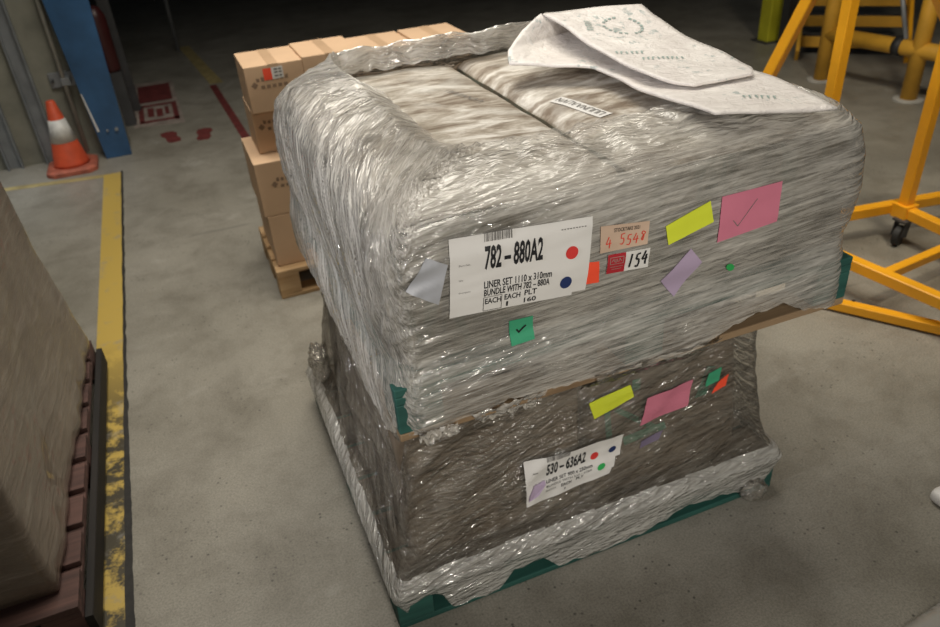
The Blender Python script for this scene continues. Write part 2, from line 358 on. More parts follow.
bm = bmesh.new(); lathe(bm, [(.0835, .205), (.0525, .355)], cx, cy); obj('reflective_band', bm, M['cone_white'], t, True)

# dim things beyond the column
t = empty('fire_extinguisher', (-.43, 6.6, 0), 'dim red cylinder standing in the dark behind the blue column', 'extinguisher')
bm = bmesh.new(); lathe(bm, [(.07, .42), (.075, .44), (.075, .82), (.05, .88), (.02, .9)], -.43, 6.6, 20); obj('cylinder', bm, simple('dark_red_enamel', (.05, .009, .009), .4), t, True)
bm = bmesh.new(); box(bm, (-.5, 6.53, 0), (-.36, 6.67, .42)); obj('stand', bm, M['dark_steel'], t)
tag(bar('leaning_board', (-.36, 6.95, .0), (-.36, 6.80, 1.5), sq(.09, .03), M['dark_steel']), 'grey board leaning in the dark to the right of the blue column', 'board')
tag(bar('thin_pole', (.13, 9.1, 0), (.13, 9.1, 2.6), circ(.02, 10), M['galv'], smooth=True), 'thin pale pole standing far back at the end of the yellow line', 'pole')

# ------------------------------------------------------------------ pallets
def pallet(name, x0, x1, y0, y1, z0, h, mats, label, loc_rot=None, nb=7, along='x'):
    """block pallet; deck boards run along x (or y)"""
    t = empty(name, ((x0+x1)/2, (y0+y1)/2, z0), label, 'pallet')
    md, mb, ml = mats; th = .02
    sw = along == 'y'
    def B(nm, a, b, mt, bv=.003): return boxo(nm, a, b, mt, t, bv)
    A0, A1, B0, B1 = (y0, y1, x0, x1) if sw else (x0, x1, y0, y1)
    def bx(nm, u0, u1, v0, v1, za, zb, mt):
        if sw: B(nm, (v0, u0, za), (v1, u1, zb), mt)
        else: B(nm, (u0, v0, za), (u1, v1, zb), mt)
    zt = z0 + h; pitch = (B1-B0)/nb
    for i in range(nb):
        wd = pitch*(.80 if 0 < i < nb-1 else .9); v = B0 + i*(B1-B0-pitch*.9)/(nb-1) + (0 if i in (0, nb-1) else pitch*.05)
        bx('deck_board', A0, A1, v, v+wd, zt-th, zt, md)
    for k in range(3):
        u = A0 + k*(A1-A0-.10)/2
        bx('stringer_board', u, u+.10, B0, B1, zt-2*th, zt-th, mb)
        for j in range(3):
            v = B0 + j*(B1-B0-.10)/2
            bx('block', u, u+.10, v, v+.10, z0+th, zt-2*th, mb)
    for j in range(3):
        v = B0 + j*(B1-B0-.10)/2
        bx('bottom_board', A0, A1, v, v+.10, z0, z0+th, ml)
    return t
pallet('wooden_pallet', .195, 1.422, 1.282, 2.37, 0, .145, (M['brown_deck'], M['green_wood'], M['green_wood']), 'green painted pallet on the floor at the bottom of the wrapped stack')
pallet('wooden_pallet', .248, 1.418, 1.172, 2.25, .742, .135, (M['green_wood'], M['green_wood'], M['raw_wood']), 'green edged pallet carried on top of the lower wrapped load')
pallet('wooden_pallet', .215, 1.36, 3.20, 3.75, 0, .145, (M['pine'], M['pine'], M['pine']), 'pale pine pallet on the floor under the tan cartons', nb=4)
pallet('wooden_pallet', -1.75, -.582, 1.60, 2.99, .002, .148, (M['dark_wood'], M['dark_wood'], M['dark_edge']), 'dark old pallet under the wrapped load at the left edge', nb=9)
# dark side rails of the old pallet
for o in [q for q in C.objects if q.name.startswith('wooden_pallet.003')]:
    bar('side_rail', (-.570, 1.60, .062), (-.566, 2.99, .062), sq(.022, .08), M['dark_edge'], o)

# ------------------------------------------------------------------ bundles (the goods)
def rbox(bm, a, b, r, n=10, bulge=.0, amp=.004, seed=0, topmi=1):
    """rounded soft box with slightly bulged, crumpled sides"""
    bmt = bmesh.new(); bmesh.ops.create_cube(bmt, size=2); bmesh.ops.subdivide_edges(bmt, edges=bmt.edges, cuts=n, use_grid_fill=True)
    cx, cy, cz = [(p+q)/2 for p, q in zip(a, b)]; hx, hy, hz = [(q-p)/2 for p, q in zip(a, b)]
    for v in bmt.verts:
        p = Vector((v.co.x*hx, v.co.y*hy, v.co.z*hz)); core = Vector((max(-hx+r, min(hx-r, p.x)), max(-hy+r, min(hy-r, p.y)), max(-hz+r, min(hz-r, p.z))))
        d = p - core
        if d.length > 1e-9: p = core + d.normalized()*min(r, d.length) if d.length > r else p
        k = 1 - min(1, (abs(v.co.x)**6 + abs(v.co.y)**6)*.5)
        p.z += bulge*(1-v.co.x**2)*(1-v.co.y**4)*(1 if v.co.z > 0 else 0)*max(0, v.co.z)
        nn = noise.noise_vector(p*9 + Vector((seed, 0, 0)))*amp
        v.co = p + nn + Vector((cx, cy, cz))
    bmt.normal_update()
    for f in bmt.faces: f.material_index = topmi if f.normal.z > .6 else 0
    me = bpy.data.meshes.new('tmp'); bmt.to_mesh(me); bmt.free(); bm.from_mesh(me); bpy.data.meshes.remove(me)
def bundle(a, b, r, mats, label, bulge=.015, seed=0, n=22, amp=.004, group=None):
    bm = bmesh.new(); rbox(bm, a, b, r, n, bulge, amp, seed)
    o = obj('bagged_bundle', bm, mats, None, True); recenter(o, ((a[0]+b[0])/2, (a[1]+b[1])/2, a[2]))
    return tag(o, label, 'bundle', group)
ub1 = bundle((.265, 1.205, .882), (.7945, 2.225, 1.222), .045, [M['upper_side'], M['bag_top']], 'long dusty bagged bundle filling the left half of the upper wrapped load', seed=1)
ub2 = bundle((.7975, 1.205, .882), (1.410, 2.24, 1.222), .05, [M['upper_side'], M['bag_top']], 'long dusty bagged bundle filling the right half, under the folded white sheet', seed=5)
lb1 = bundle((.30, 1.375, .148), (.79, 2.27, .738), .04, [M['lower_side'], M['lower_side']], 'brown bagged bundle in the left half of the lower wrapped load', 0, seed=3)
lb2 = bundle((.80, 1.375, .148), (1.27, 2.27, .738), .04, [M['lower_side'], M['lower_side']], 'brown bagged bundle with green tape in the right half of the lower load', 0, seed=9)

for b_ in (lb1, lb2):
    for v in b_.data.vertices:
        p = b_.location + v.co; f = max(0, (.74-p.z)/.59)
        if p.x > 1.1: v.co.x += .055*f
        if p.x < .5: v.co.x -= .03*f
        if p.y < 1.6: v.co.y -= .035*f
# ------------------------------------------------------------------ stretch film shells
def shell(name, x0, x1, y0, y1, rc, prof, nu, nv, mats, parent, ang, disp, rot=0, qk=1.0):
    """prof(side_weights, s, v)->(inset, z); perimeter runs front(+x), right(+y), back(-x), left(-y)"""
    W, D = x1-x0, y1-y0; cx, cy = (x0+x1)/2, (y0+y1)/2
    per = 2*(W-2*rc) + 2*(D-2*rc) + 2*math.pi*rc; arc = math.pi*rc/2
    segs = [('s', 0, W-2*rc), ('c', 0, arc), ('s', 1, D-2*rc), ('c', 1, arc), ('s', 2, W-2*rc), ('c', 2, arc), ('s', 3, D-2*rc), ('c', 3, arc)]
    def at(s):
        s %= per
        for kind, i, l in segs:
            if s <= l: return kind, i, s/l
            s -= l
        return 'c', 3, 1.
    def base(kind, i, t, ins):
        w, d = W/2-ins, D/2-ins; r = rc*(1+ins*1.2)
        cs = [(w-r, -d+r), (w-r, d-r), (-w+r, d-r), (-w+r, -d+r)]      # corner i follows side i
        if kind == 'c':
            a0 = -math.pi/2 + i*math.pi/2 + t*math.pi/2; c = cs[i]; n_ = (math.cos(a0), math.sin(a0)); return (c[0]+r*n_[0], c[1]+r*n_[1]), n_
        pr = cs[(i+3) % 4]; c = cs[i]; a0 = -math.pi/2 + i*math.pi/2; n_ = (math.cos(a0), math.sin(a0))
        return (lerp(pr[0], c[0], t)+r*n_[0], lerp(pr[1], c[1], t)+r*n_[1]), n_
    def weights(kind, i, t):
        wt = [0]*4
        if kind == 's': wt[i] = 1
        else: q = t*t*(3-2*t); wt[i] = 1-q; wt[(i+1) % 4] = q
        return wt
    bm = bmesh.new(); uvl = bm.loops.layers.uv.new('UVMap'); grid = []; UV = {}
    for iu in range(nu):
        s = per*iu/nu; kind, i, t = at(s); wt = weights(kind, i, t); al = sum(a*b for a, b in zip(ang, wt)); col = []; acc = 0; last = None
        for iv in range(nv+1):
            v = iv/nv; ins, z = prof(wt, s, v, (kind, i, t)); (px, py), n_ = base(kind, i, t, ins)
            acc = z + max(0, ins - .02)*qk; sgn = s if s < per*.8 else s-per
            p_ = sgn*math.cos(al) + acc*math.sin(al); q_ = -sgn*math.sin(al) + acc*math.cos(al)
            d, dz = disp(p_, q_, v, wt, sgn, z)
            vt = bm.verts.new((cx+px+n_[0]*d, cy+py+n_[1]*d, z+dz)); UV[vt] = (p_, q_); col.append(vt)
        grid.append(col)
    for iu in range(nu):
        a, b = grid[iu], grid[(iu+1) % nu]
        for iv in range(nv):
            f = bm.faces.new((a[iv], b[iv], b[iv+1], a[iv+1]))
            ref = UV[a[iv]]
            for lp in f.loops:
                u = UV[lp.vert]
                if abs(u[0]-ref[0]) > 1: u = ref
                lp[uvl].uv = u
    o = obj(name, bm, mats, parent, True)
    if rot: o.rotation_euler = (0, 0, rot)
    return o

def ridge(x, y, z=0): return 1 - abs(noise.noise((x, y, z)))*2
UX0, UX1, UY0, UY1 = .228, 1.432, 1.158, 2.275
def up_prof(wt, s, v, k):
    fr, ri, ba, le = wt; kind, i, t = k
    x = s if (kind, i) == ('s', 0) else (1.1 if i in (1, 2) or (kind == 'c' and i == 0) else 0)
    skirt = .75
    if kind == 's' and i == 0:
        skirt = interp([(0, .745), (.02, .75), (.06, .765), (.2, .775), (.3, .772), (.42, .765), (.52, .755), (.62, .75), (.68, .77), (.76, .792), (.80, .806), (.90, .812), (.97, .775), (1.03, .765), (1.2, .76)], s)[0]
        skirt += (noise.noise((s*14, 1, 0))*.012 + ridge(s*31, 4)*-.008)*sstep(.05, .15, s)
    else: skirt = .75 + noise.noise((s*12, 1, 0))*.008
    e_in = .25*fr + .26*le + .12*ba + .16*ri; e_in += noise.noise((s*5, 7, 0))*.02
    lift = .022*le + .050*ba + .0*fr
    tab = [(0, .0, skirt), (.10, -.002, .80+(skirt-.75)*.5), (.22, .0, .885), (.34, .006, .95), (.5, .0, 1.06), (.62, .004, 1.14), (.70, .018, 1.20), (.77, .050, 1.240), (.84, .095, 1.256+lift*.5), (.92, lerp(.095, e_in, .6), 1.262+lift), (1.0, e_in, 1.246+.004*fr)]
    return interp(tab, v)
def up_disp(p, q, v, wt, s, z):
    le = wt[3]; top = sstep(.7, .85, v)
    d = noise.noise((p*2.5, q*9, 0))*.0045 + (ridge(p*5, q*42, 3)-.5)*.0012
    d += (ridge(p*2.6, q*34, 5)-.5)*.0075*max(le, sstep(.09, .0, s) if s >= 0 else 1)*(1-top*.5)
    dz = top*((ridge(p*8, q*15, 9)-.5)*.008 + noise.noise((p*22, q*30, 2))*.005)
    d = d*(1-top) + top*noise.noise((p*8, q*8, 4))*.005
    d -= .010*sstep(0, .1, .12-abs(v-.28))
    if v > .93: dz += noise.noise((s*15, 0, 5))*.008
    d += -.004
    return d, dz
ufilm = shell('stretch_wrap', UX0, UX1, UY0, UY1, .085, up_prof, 560, 110, M['film_upper'], None, (R(5), R(5), R(5), R(-46)), up_disp)
tag(ufilm, 'pale crinkled clear stretch film around the upper load, with the large white label', 'stretch film')

LX0, LX1, LY0, LY1 = .188, 1.436, 1.268, 2.39
def lo_prof(wt, s, v, k):
    fr, ri, ba, le = wt; kind, i, t = k
    if kind == 's' and i == 0:
        sk = interp([(0, .085), (.04, .10), (.09, .095), (.12, .014), (.26, .012), (.31, .07), (.40, .075), (.45, .016), (.6, .010), (.75, .018), (.88, .06), (1.0, .05), (1.1, .03)], s)[0] + noise.noise((s*25, 2, 0))*.012
    else: sk = .06 + noise.noise((s*10, 2, 0))*.02
    tf = .045*fr + .075*ri + .07*ba + .065*le
    tt = .095*fr + .145*ri + .10*ba + .12*le
    tab = [(0, .012, sk), (.10, .004, max(.095, sk+.01)), (.2, -.006, .14), (.27, .006, .168), (.36, tf*.7, .20), (.5, tf, .29), (.66, lerp(tf, tt, .45), .42), (.82, lerp(tf, tt, .8), .58), (1, tt, .738)]
    return interp(tab, v)
def lo_disp(p, q, v, wt, s, z):
    mid = sstep(.25, .4, v); d = noise.noise((p*2.6, q*7, 0))*.010*mid + (ridge(p*5, q*34, 3)-.5)*.0025*mid + noise.noise((p*18, q*40, 1))*.0015
    k2 = sstep(.45, .0, s) if s >= 0 else 1                              # long diagonal tension folds near the front left corner
    p2, q2_ = p*.82 + q*.57, -p*.57 + q*.82
    d += (ridge(p2*1.6, q2_*10, 8)-.5)*.016*mid*sstep(1, .85, v)*(.35+.65*k2)
    d += (ridge(p*1.7, q*9, 12)-.5)*.012*mid*sstep(1, .8, v)
    c = min(abs(s), abs(s-1.2)); d -= .03*mid*sstep(.10, 0, c)*0
    return d, noise.noise((p*10, q*6, 6))*.003
lfilm = shell('stretch_wrap', LX0, LX1, LY0, LY1, .03, lo_prof, 560, 96, [M['film_lower'], M['film_roll']], None, (R(10), R(10), R(10), R(-30)), lo_disp, qk=.4)
tag(lfilm, 'dull loose stretch film around the lower load, tented over the pallet edges', 'stretch film')
# the taut many-layered roll of film along the pallet rim
for pz in lfilm.data.polygons:
    if pz.center.z < .185: pz.material_index = 1

def crumple(name, c, r, seed, mat, parent, sc_=(1, 1, 1), ring=False):
    bm = bmesh.new(); bmesh.ops.create_icosphere(bm, subdivisions=4, radius=1)
    for v in bm.verts:
        n_ = v.co.normalized(); f = 1 + .35*(ridge(n_.x*2.4+seed, n_.y*2.4, n_.z*2.4)-.5) + .15*noise.noise(n_*5+Vector((seed, 0, 0)))
        v.co = Vector((n_.x*sc_[0], n_.y*sc_[1], n_.z*sc_[2]))*r*f + Vector(c)
    uvl = bm.loops.layers.uv.new('UVMap')
    for f in bm.faces:
        for lp in f.loops: lp[uvl].uv = (lp.vert.co.x+lp.vert.co.y, lp.vert.co.z*.6)
    return obj(name, bm, mat, parent, True)
crumple('loose_film', (1.335, 1.262, .042), .036, 2, M['film_lower'], lfilm, (1.1, .7, .9))
crumple('loose_film', (.23, 2.27, .235), .06, 5, M['film_lower'], lfilm, (.55, 1.3, 1.1))
crumple('loose_film', (.66, 1.215, .79), .042, 11, M['film_upper'], ufilm, (1.6, .6, .7))
crumple('loose_film', (.975, 1.195, .80), .028, 15, M['film_upper'], ufilm, (1.4, .6, .9))

def hang(name, x0, x1, ya, za, yb, zb, parent, mat, seed, nx=70, nz=26, sag=.02, taper=0):
    bm = bmesh.new(); uvl = bm.loops.layers.uv.new('UVMap'); V = []
    for j in range(nz+1):
        f = j/nz; row = []
        for i in range(nx+1):
            u = i/nx; xx0 = x0 + taper*f; x = lerp(xx0, x1 - taper*.4*f, u); e = noise.noise((u*6, seed, 0))*.03*f
            y = lerp(ya, yb, f) - sag*math.sin(math.pi*f) + (ridge(u*5+f*1.5, f*3, seed)-.5)*.014 + noise.noise((u*22, f*9, seed))*.005
            z = lerp(za, zb, f) + e + noise.noise((u*13, f*6, seed+3))*.004; row.append(bm.verts.new((x, y, z)))
        V.append(row)
    for a, b in zip(V, V[1:]):
        for i in range(nx): bm.faces.new((a[i], b[i], b[i+1], a[i+1]))
    for f in bm.faces:
        for lp in f.loops: lp[uvl].uv = (lp.vert.co.x*.8+lp.vert.co.z*.6, lp.vert.co.z*.8-lp.vert.co.x*.6)
    return obj(name, bm, mat, parent, True)
hang('loose_film', .70, 1.04, 1.150, .772, 1.335, .600, ufilm, M['film_lower'], 3, taper=.05)
hang('loose_film', .40, .58, 1.150, .775, 1.20, .705, ufilm, M['film_upper'], 8, nx=40, nz=12, sag=.0, taper=.04)
hang('loose_film', .285, .37, 1.150, .765, 1.165, .725, ufilm, M['film_upper'], 12, nx=24, nz=8, sag=.0)

# ------------------------------------------------------------------ labels and notes stuck on the film
def bvh(o):
    return BVHTree.FromPolygons([o.matrix_world @ v.co for v in o.data.vertices], [tuple(p.vertices) for p in o.data.polygons])
class Patch:
    """a sheet stuck on the front of a film shell; quad = TL,TR,BR,BL as (x,z)"""
    def __init__(s, tree, quad, nu=26, nv=16, off=.003):
        s.nu, s.nv, s.q = nu, nv, quad; g = []
        for j in range(nv+1):
            row = []
            for i in range(nu+1):
                x, z = s.xz(i/nu, j/nv); hit = tree.ray_cast(Vector((x, .2, z)), Vector((0, 1, 0)))
                row.append(hit[0].y if hit[0] else None)
            g.append(row)
        vals = [y for r in g for y in r if y is not None]; av = sum(vals)/len(vals)
        g = [[y if y is not None else av for y in r] for r in g]
        for _ in range(3):
            h = [r[:] for r in g]
            for j in range(nv+1):
                for i in range(nu+1):
                    nb = [h[jj][ii] for jj, ii in ((j-1, i), (j+1, i), (j, i-1), (j, i+1)) if 0 <= jj <= nv and 0 <= ii <= nu]
                    g[j][i] = min(h[j][i], .4*h[j][i] + .6*sum(nb)/len(nb))
        s.g = g; s.off = off
    def xz(s, u, v):
        (ax, az), (bx, bz), (cx, cz), (dx, dz) = s.q
        return (lerp(lerp(ax, bx, u), lerp(dx, cx, u), v), lerp(lerp(az, bz, u), lerp(dz, cz, u), v))
    def at(s, u, v, up=0):
        x, z = s.xz(u, v); fu = max(0, min(.99999, u))*s.nu; fv = max(0, min(.99999, v))*s.nv; i, j = int(fu), int(fv); a, b = fu-i, fv-j; g = s.g
        y = lerp(lerp(g[j][i], g[j][i+1], a), lerp(g[j+1][i], g[j+1][i+1], a), b)
        return Vector((x, y - s.off - up, z))
    def sheet(s, name, mat, parent, label=None, clip=None):
        bm = bmesh.new(); V = [[bm.verts.new(s.at(i/s.nu, j/s.nv)) for i in range(s.nu+1)] for j in range(s.nv+1)]
        for j in range(s.nv):
            for i in range(s.nu):
                if clip and clip((i+.5)/s.nu, (j+.5)/s.nv): continue
                bm.faces.new((V[j][i], V[j+1][i], V[j+1][i+1], V[j][i+1]))
        return obj(name, bm, mat, parent, True, label=label)
    def poly(s, bm, pts, up=.0009):
        """finely cut flat strip quads in uv"""
        vs = [bm.verts.new(s.at(u, v, up)) for u, v in pts]
        try: bm.faces.new(vs)
        except ValueError: pass
    def quadstrip(s, bm, a, b, w, up=.0009, asp=1.0, n=3):
        """stroke from a to b in uv of width w (v units), asp = u size of one v unit"""
        du, dv = (b[0]-a[0])/asp, b[1]-a[1]; l = math.hypot(du, dv) or 1; nx, ny = -dv/l*w/2*asp, du/l*w/2
        for k in range(n):
            p = (lerp(a[0], b[0], k/n), lerp(a[1], b[1], k/n)); q = (lerp(a[0], b[0], (k+1)/n), lerp(a[1], b[1], (k+1)/n))
            s.poly(bm, [(p[0]-nx, p[1]-ny), (p[0]+nx, p[1]+ny), (q[0]+nx, q[1]+ny), (q[0]-nx, q[1]-ny)], up)
    def text(s, name, txt, u0, u1, v0, v1, mat, parent, bold=.0, slant=0, up=.0010):
        cv = bpy.data.curves.new('t', 'FONT'); cv.body = txt; cv.size = 1; cv.offset = bold; cv.resolution_u = 2; cv.shear = slant
        ob = bpy.data.objects.new('t', cv); me = bpy.data.meshes.new_from_object(ob)
        bm = bmesh.new(); bm.from_mesh(me); bpy.data.objects.remove(ob); bpy.data.curves.remove(cv); bpy.data.meshes.remove(me)
        xs = [v.co.x for v in bm.verts]; ys = [v.co.y for v in bm.verts]; xa, xb, ya, yb = min(xs), max(xs), min(ys), max(ys)
        long = [e for e in bm.edges if e.calc_length() > .25]
        bmesh.ops.subdivide_edges(bm, edges=long, cuts=2)
        for v in bm.verts:
            v.co = s.at(lerp(u0, u1, (v.co.x-xa)/(xb-xa)), lerp(v1, v0, (v.co.y-ya)/(yb-ya)), up)
        return obj(name, bm, mat, parent)
    def strokes(s, name, lines, u0, u1, v0, v1, w, mat, parent, asp=1.0):
        bm = bmesh.new()
        for ln in lines:
            pp = [(lerp(u0, u1, x), lerp(v0, v1, y)) for x, y in ln]
            for a, b in zip(pp, pp[1:]): s.quadstrip(bm, a, b, w, .0011, asp, 2)
        return obj(name, bm, mat, parent)
    def dot(s, name, u, v, ru, rv, mat, parent):
        bm = bmesh.new(); c = bm.verts.new(s.at(u, v, .0012)); n = 28
        vs = [bm.verts.new(s.at(u+ru*math.cos(2*math.pi*i/n), v+rv*math.sin(2*math.pi*i/n), .0012)) for i in range(n)]
        for i in range(n): bm.faces.new((c, vs[i], vs[(i+1) % n]))
        bmesh.ops.recalc_face_normals(bm, faces=bm.faces); return obj(name, bm, mat, parent)
    def barcode(s, u0, u1, v0, v1, parent, seed=1):
        rnd = random.Random(seed); bm = bmesh.new(); u = u0
        while u < u1:
            w_ = rnd.choice([.003, .0045, .007, .010]); s.poly(bm, [(u, v0), (u, v1), (min(u+w_, u1), v1), (min(u+w_, u1), v0)], .001); u += w_ + rnd.choice([.003, .004, .006])
        return obj('barcode', bm, M['grey_ink'], parent)

UT, LT = bvh(ufilm), bvh(lfilm)
DIG = {'4': [[(.55, 0), (0, .62), (1, .55)], [(.75, .25), (.62, 1)]], '5': [[(.95, 0), (.3, .05), (.2, .42), (.7, .42), (.8, .72), (.5, .98), (.05, .9)]],
       '8': [[(.9, .15), (.5, 0), (.25, .2), (.75, .5), (.55, .95), (.3, .85), (.45, .55), (.95, .25), (.9, .1)]], '1': [[(.65, 0), (.35, 1)]]}
#QUADS-BEGIN
Q = {
    'label': [(0.389, 1.1808), (0.6853, 1.1599), (0.6687, 0.9946), (0.3733, 1.0205)],
    'silver': [(0.3418, 1.1571), (0.3817, 1.133), (0.3549, 1.0562), (0.2962, 1.0983)],
    'green': [(0.5014, 0.97), (0.5549, 0.9668), (0.5589, 0.907), (0.5059, 0.9047)],
    'beige': [(0.7031, 1.1336), (0.8161, 1.1197), (0.8118, 1.0702), (0.7015, 1.075)],
    'ticket': [(0.72, 1.0676), (0.8192, 1.0601), (0.8172, 1.0143), (0.7172, 1.0239)],
    'orange': [(0.6697, 1.0622), (0.701, 1.0575), (0.7031, 1.0071), (0.6675, 1.0112)],
    'yellow': [(0.855, 1.0983), (0.9625, 1.1296), (0.9746, 1.0799), (0.8636, 1.0541)],
    'pink': [(0.9907, 1.1326), (1.1445, 1.1347), (1.1434, 1.0422), (0.9892, 1.0277)],
    'lilac': [(0.923, 1.0304), (0.957, 0.9882), (0.8999, 0.9107), (0.8575, 0.9652)],
    'gdot': [(1.0281, 0.9626), (1.0525, 0.955), (1.0583, 0.934), (1.0352, 0.9405)],
    'label2': [(0.5931, 0.4104), (0.8993, 0.3845), (0.8635, 0.2846), (0.5897, 0.2626)],
    'yellow2': [(0.7915, 0.5252), (0.9151, 0.5444), (0.9261, 0.5034), (0.8064, 0.4699)],
    'pink2': [(0.9709, 0.4795), (1.1196, 0.4912), (1.1038, 0.4087), (0.9492, 0.3948)],
    'green2': [(1.1669, 0.4976), (1.2072, 0.5085), (1.2079, 0.4589), (1.1627, 0.4516)],
    'red2': [(1.2059, 0.4542), (1.2386, 0.4732), (1.2309, 0.4355), (1.1818, 0.4237)],
    'purple2': [(0.952, 0.3436), (1.0244, 0.3576), (1.0031, 0.3358), (0.9435, 0.3254)],
    'tape0': [(0.8478, 0.464), (0.8662, 0.4676), (0.8742, 0.3571), (0.8551, 0.3539)],
    'tape1': [(0.879, 0.4527), (0.8945, 0.4605), (1.0127, 0.3628), (0.9965, 0.3513)],
    'tape2': [(0.906, 0.356), (1.043, 0.362), (1.0511, 0.334), (0.9131, 0.3246)],
    'tape3': [(1.1412, 0.4076), (1.1813, 0.4082), (1.2071, 0.4962), (1.1774, 0.5047)],
    'tape4': [(0.9343, 0.5384), (0.9593, 0.5366), (0.9607, 0.5028), (0.9353, 0.4987)],
}
#QUADS-END
def box_lines(P, par, u0, u1, v0, v1, w=.008):
    bm = bmesh.new()
    for a, b in (((u0, v0), (u1, v0)), ((u1, v0), (u1, v1)), ((u1, v1), (u0, v1)), ((u0, v1), (u0, v0))): P.quadstrip(bm, a, b, w, .001, .6, 3)
    return obj('printed_box', bm, M['grey_ink'], par)

if Q:
    # ---- large white label, upper load
    P = Patch(UT, Q['label'], 48, 26, .0055); L = P.sheet('paper_label', M['paper'], ufilm, 'large white printed label with black lettering', clip=lambda u, v: u > .905 and v > .955)
    P.barcode(.235, .43, -.01, .095, L, 3)
    P.text('printed_text', '782 \u2013 880A2', .235, .645, .14, .44, M['ink'], L, .03)
    P.text('printed_text', 'LINER SET 1110 x 310mm', .235, .72, .585, .68, M['ink'], L, .02)
    P.text('printed_text', 'BUNDLE WITH 782 \u2013 880A', .235, .71, .69, .785, M['ink'], L, .02)
    P.text('printed_text', 'EACH', .245, .36, .82, .895, M['ink'], L, .02)
    P.text('printed_text', 'EACH', .385, .50, .81, .885, M['ink'], L, .02)
    P.text('printed_text', 'PLT', .53, .62, .80, .875, M['ink'], L, .02)
    P.text('printed_text', '1', .40, .414, .91, .975, M['ink'], L, .02)
    P.text('printed_text', '160', .53, .62, .905, .975, M['ink'], L, .02)
    P.text('printed_text', 'Part No.', .06, .14, .32, .345, M['grey_ink'], L); P.text('printed_text', 'Qty', .06, .09, .51, .535, M['grey_ink'], L)
    P.text('printed_text', 'Description', .06, .14, .67, .695, M['grey_ink'], L)
    P.strokes('printed_text', [[(i/9, 0), ((i+.6)/9, 0)] for i in range(9)], .77, .96, .10, .10, .012, M['grey_ink'], L, .5)
    box_lines(P, L, .235, .365, .80, .985)
    P.dot('round_sticker', .86, .41, .046, .083, M['red_dot'], L)['label'] = 'red dot'
    P.dot('round_sticker', .835, .80, .044, .083, M['blue_dot'], L)['label'] = 'navy dot'
    # ---- other notes, upper load
    def note(key, mat, film_, tree, label, name='paper_note', n=(12, 12), off=.003):
        P = Patch(tree, Q[key], n[0], n[1], off); return P, P.sheet(name, mat, film_, label)
    note('silver', M['n_silver'], ufilm, UT, 'silver grey note')
    P, o = note('green', M['n_green'], ufilm, UT, 'green note with a black tick')
    P.strokes('tick', [[(.30, .30), (.45, .62)], [(.36, .42), (.47, .60)], [(.40, .62), (.92, .1)]], .1, .75, .3, .75, .07, M['ink'], o)
    P, o = note('beige', M['n_beige'], ufilm, UT, 'beige ticket with red handwriting', n=(20, 12))
    P.text('printed_text', 'STOCKTAKE 2021', .27, .80, .12, .27, M['ink'], o, .01)
    def write(P, seq, u0, u1, v0, v1, w_, mt, o, asp):
        for i, ch in enumerate(seq):
            if ch == ' ': continue
            a = lerp(u0, u1, (i+.1)/len(seq)); b = lerp(u0, u1, (i+.85)/len(seq)); dv = .05*math.sin(i*2.3)
            P.strokes('handwritten_character', DIG[ch], a, b, v0+dv, v1+dv, w_, mt, o, asp)
    write(P, '4 5548', .10, .95, .42, .85, .035, M['red_ink'], o, .6)
    P, o = note('ticket', M['paper'], ufilm, UT, 'red and white sticker with black handwriting', n=(20, 10), off=.0035)
    bm = bmesh.new()
    for i in range(8):
        for j in range(6): P.poly(bm, [(.42*i/8, j/6), (.42*i/8, (j+1)/6), (.42*(i+1)/8, (j+1)/6), (.42*(i+1)/8, j/6)], .0006)
    obj('red_panel', bm, M['n_red'], o)
    P.strokes('printed_marks', [[(0, .0), (1, 0), (1, .45), (0, .45), (0, 0)], [(.1, .3), (.25, .1), (.32, .32)], [(.4, .1), (.4, .35), (.52, .3), (.5, .12)], [(.62, .33), (.7, .1), (.85, .3)], [(0, .65), (1, .65)], [(.15, .82), (.9, .82)]], .06, .37, .17, .92, .028, M['pale_paint'], o, .5)
    write(P, '154', .47, .98, .14, .84, .09, M['ink'], o, .5)
    note('orange', M['n_orange'], ufilm, UT, 'fluorescent orange square note', off=.0015)
    note('yellow', M['n_yellow'], ufilm, UT, 'lime yellow note')
    P, o = note('pink', M['n_pink'], ufilm, UT, 'pink note with a thin pen tick')
    P.strokes('tick', [[(.0, .6), (.18, .9), (.75, 0)]], .22, .72, .25, .82, .012, M['grey_ink'], o)
    note('lilac', M['n_lilac'], ufilm, UT, 'lilac note')
    P = Patch(UT, Q['gdot'], 3, 3); P.dot('round_sticker', .5, .5, .5, .5, M['green_dot'], ufilm)['label'] = 'small green dot'
    # ---- lower load
    P = Patch(LT, Q['label2'], 40, 22); L = P.sheet('paper_label', M['paper'], lfilm, 'white printed label with black lettering', clip=lambda u, v: u > .95 and v > .55 or u > .92 and v > .8)
    P.barcode(.21, .44, -.02, .10, L, 5)
    P.text('printed_text', '530 \u2013 636A2', .21, .62, .14, .44, M['ink'], L, .03)
    P.text('printed_text', 'LINER SET 900 x 250mm', .21, .70, .53, .61, M['ink'], L, .02)
    P.text('printed_text', 'BUNDLE WITH 530 \u2013 636A', .21, .70, .645, .70, M['ink'], L, .004)
    P.text('printed_text', 'EACH', .21, .31, .77, .81, M['ink'], L, .004); P.text('printed_text', 'EACH', .37, .48, .735, .82, M['ink'], L, .02)
    P.text('printed_text', 'PLT', .53, .61, .72, .79, M['ink'], L, .02); P.text('printed_text', '1', .41, .42, .87, .93, M['ink'], L, .004)
    P.strokes('printed_text', [[(0, 0), (1, 0)]], .07, .12, .27, .27, .02, M['grey_ink'], L, .5)
    P.dot('round_sticker', .715, .36, .042, .09, M['red_dot'], L)['label'] = 'red dot'
    P.dot('round_sticker', .905, .34, .040, .08, M['blue_dot'], L)['label'] = 'navy dot'
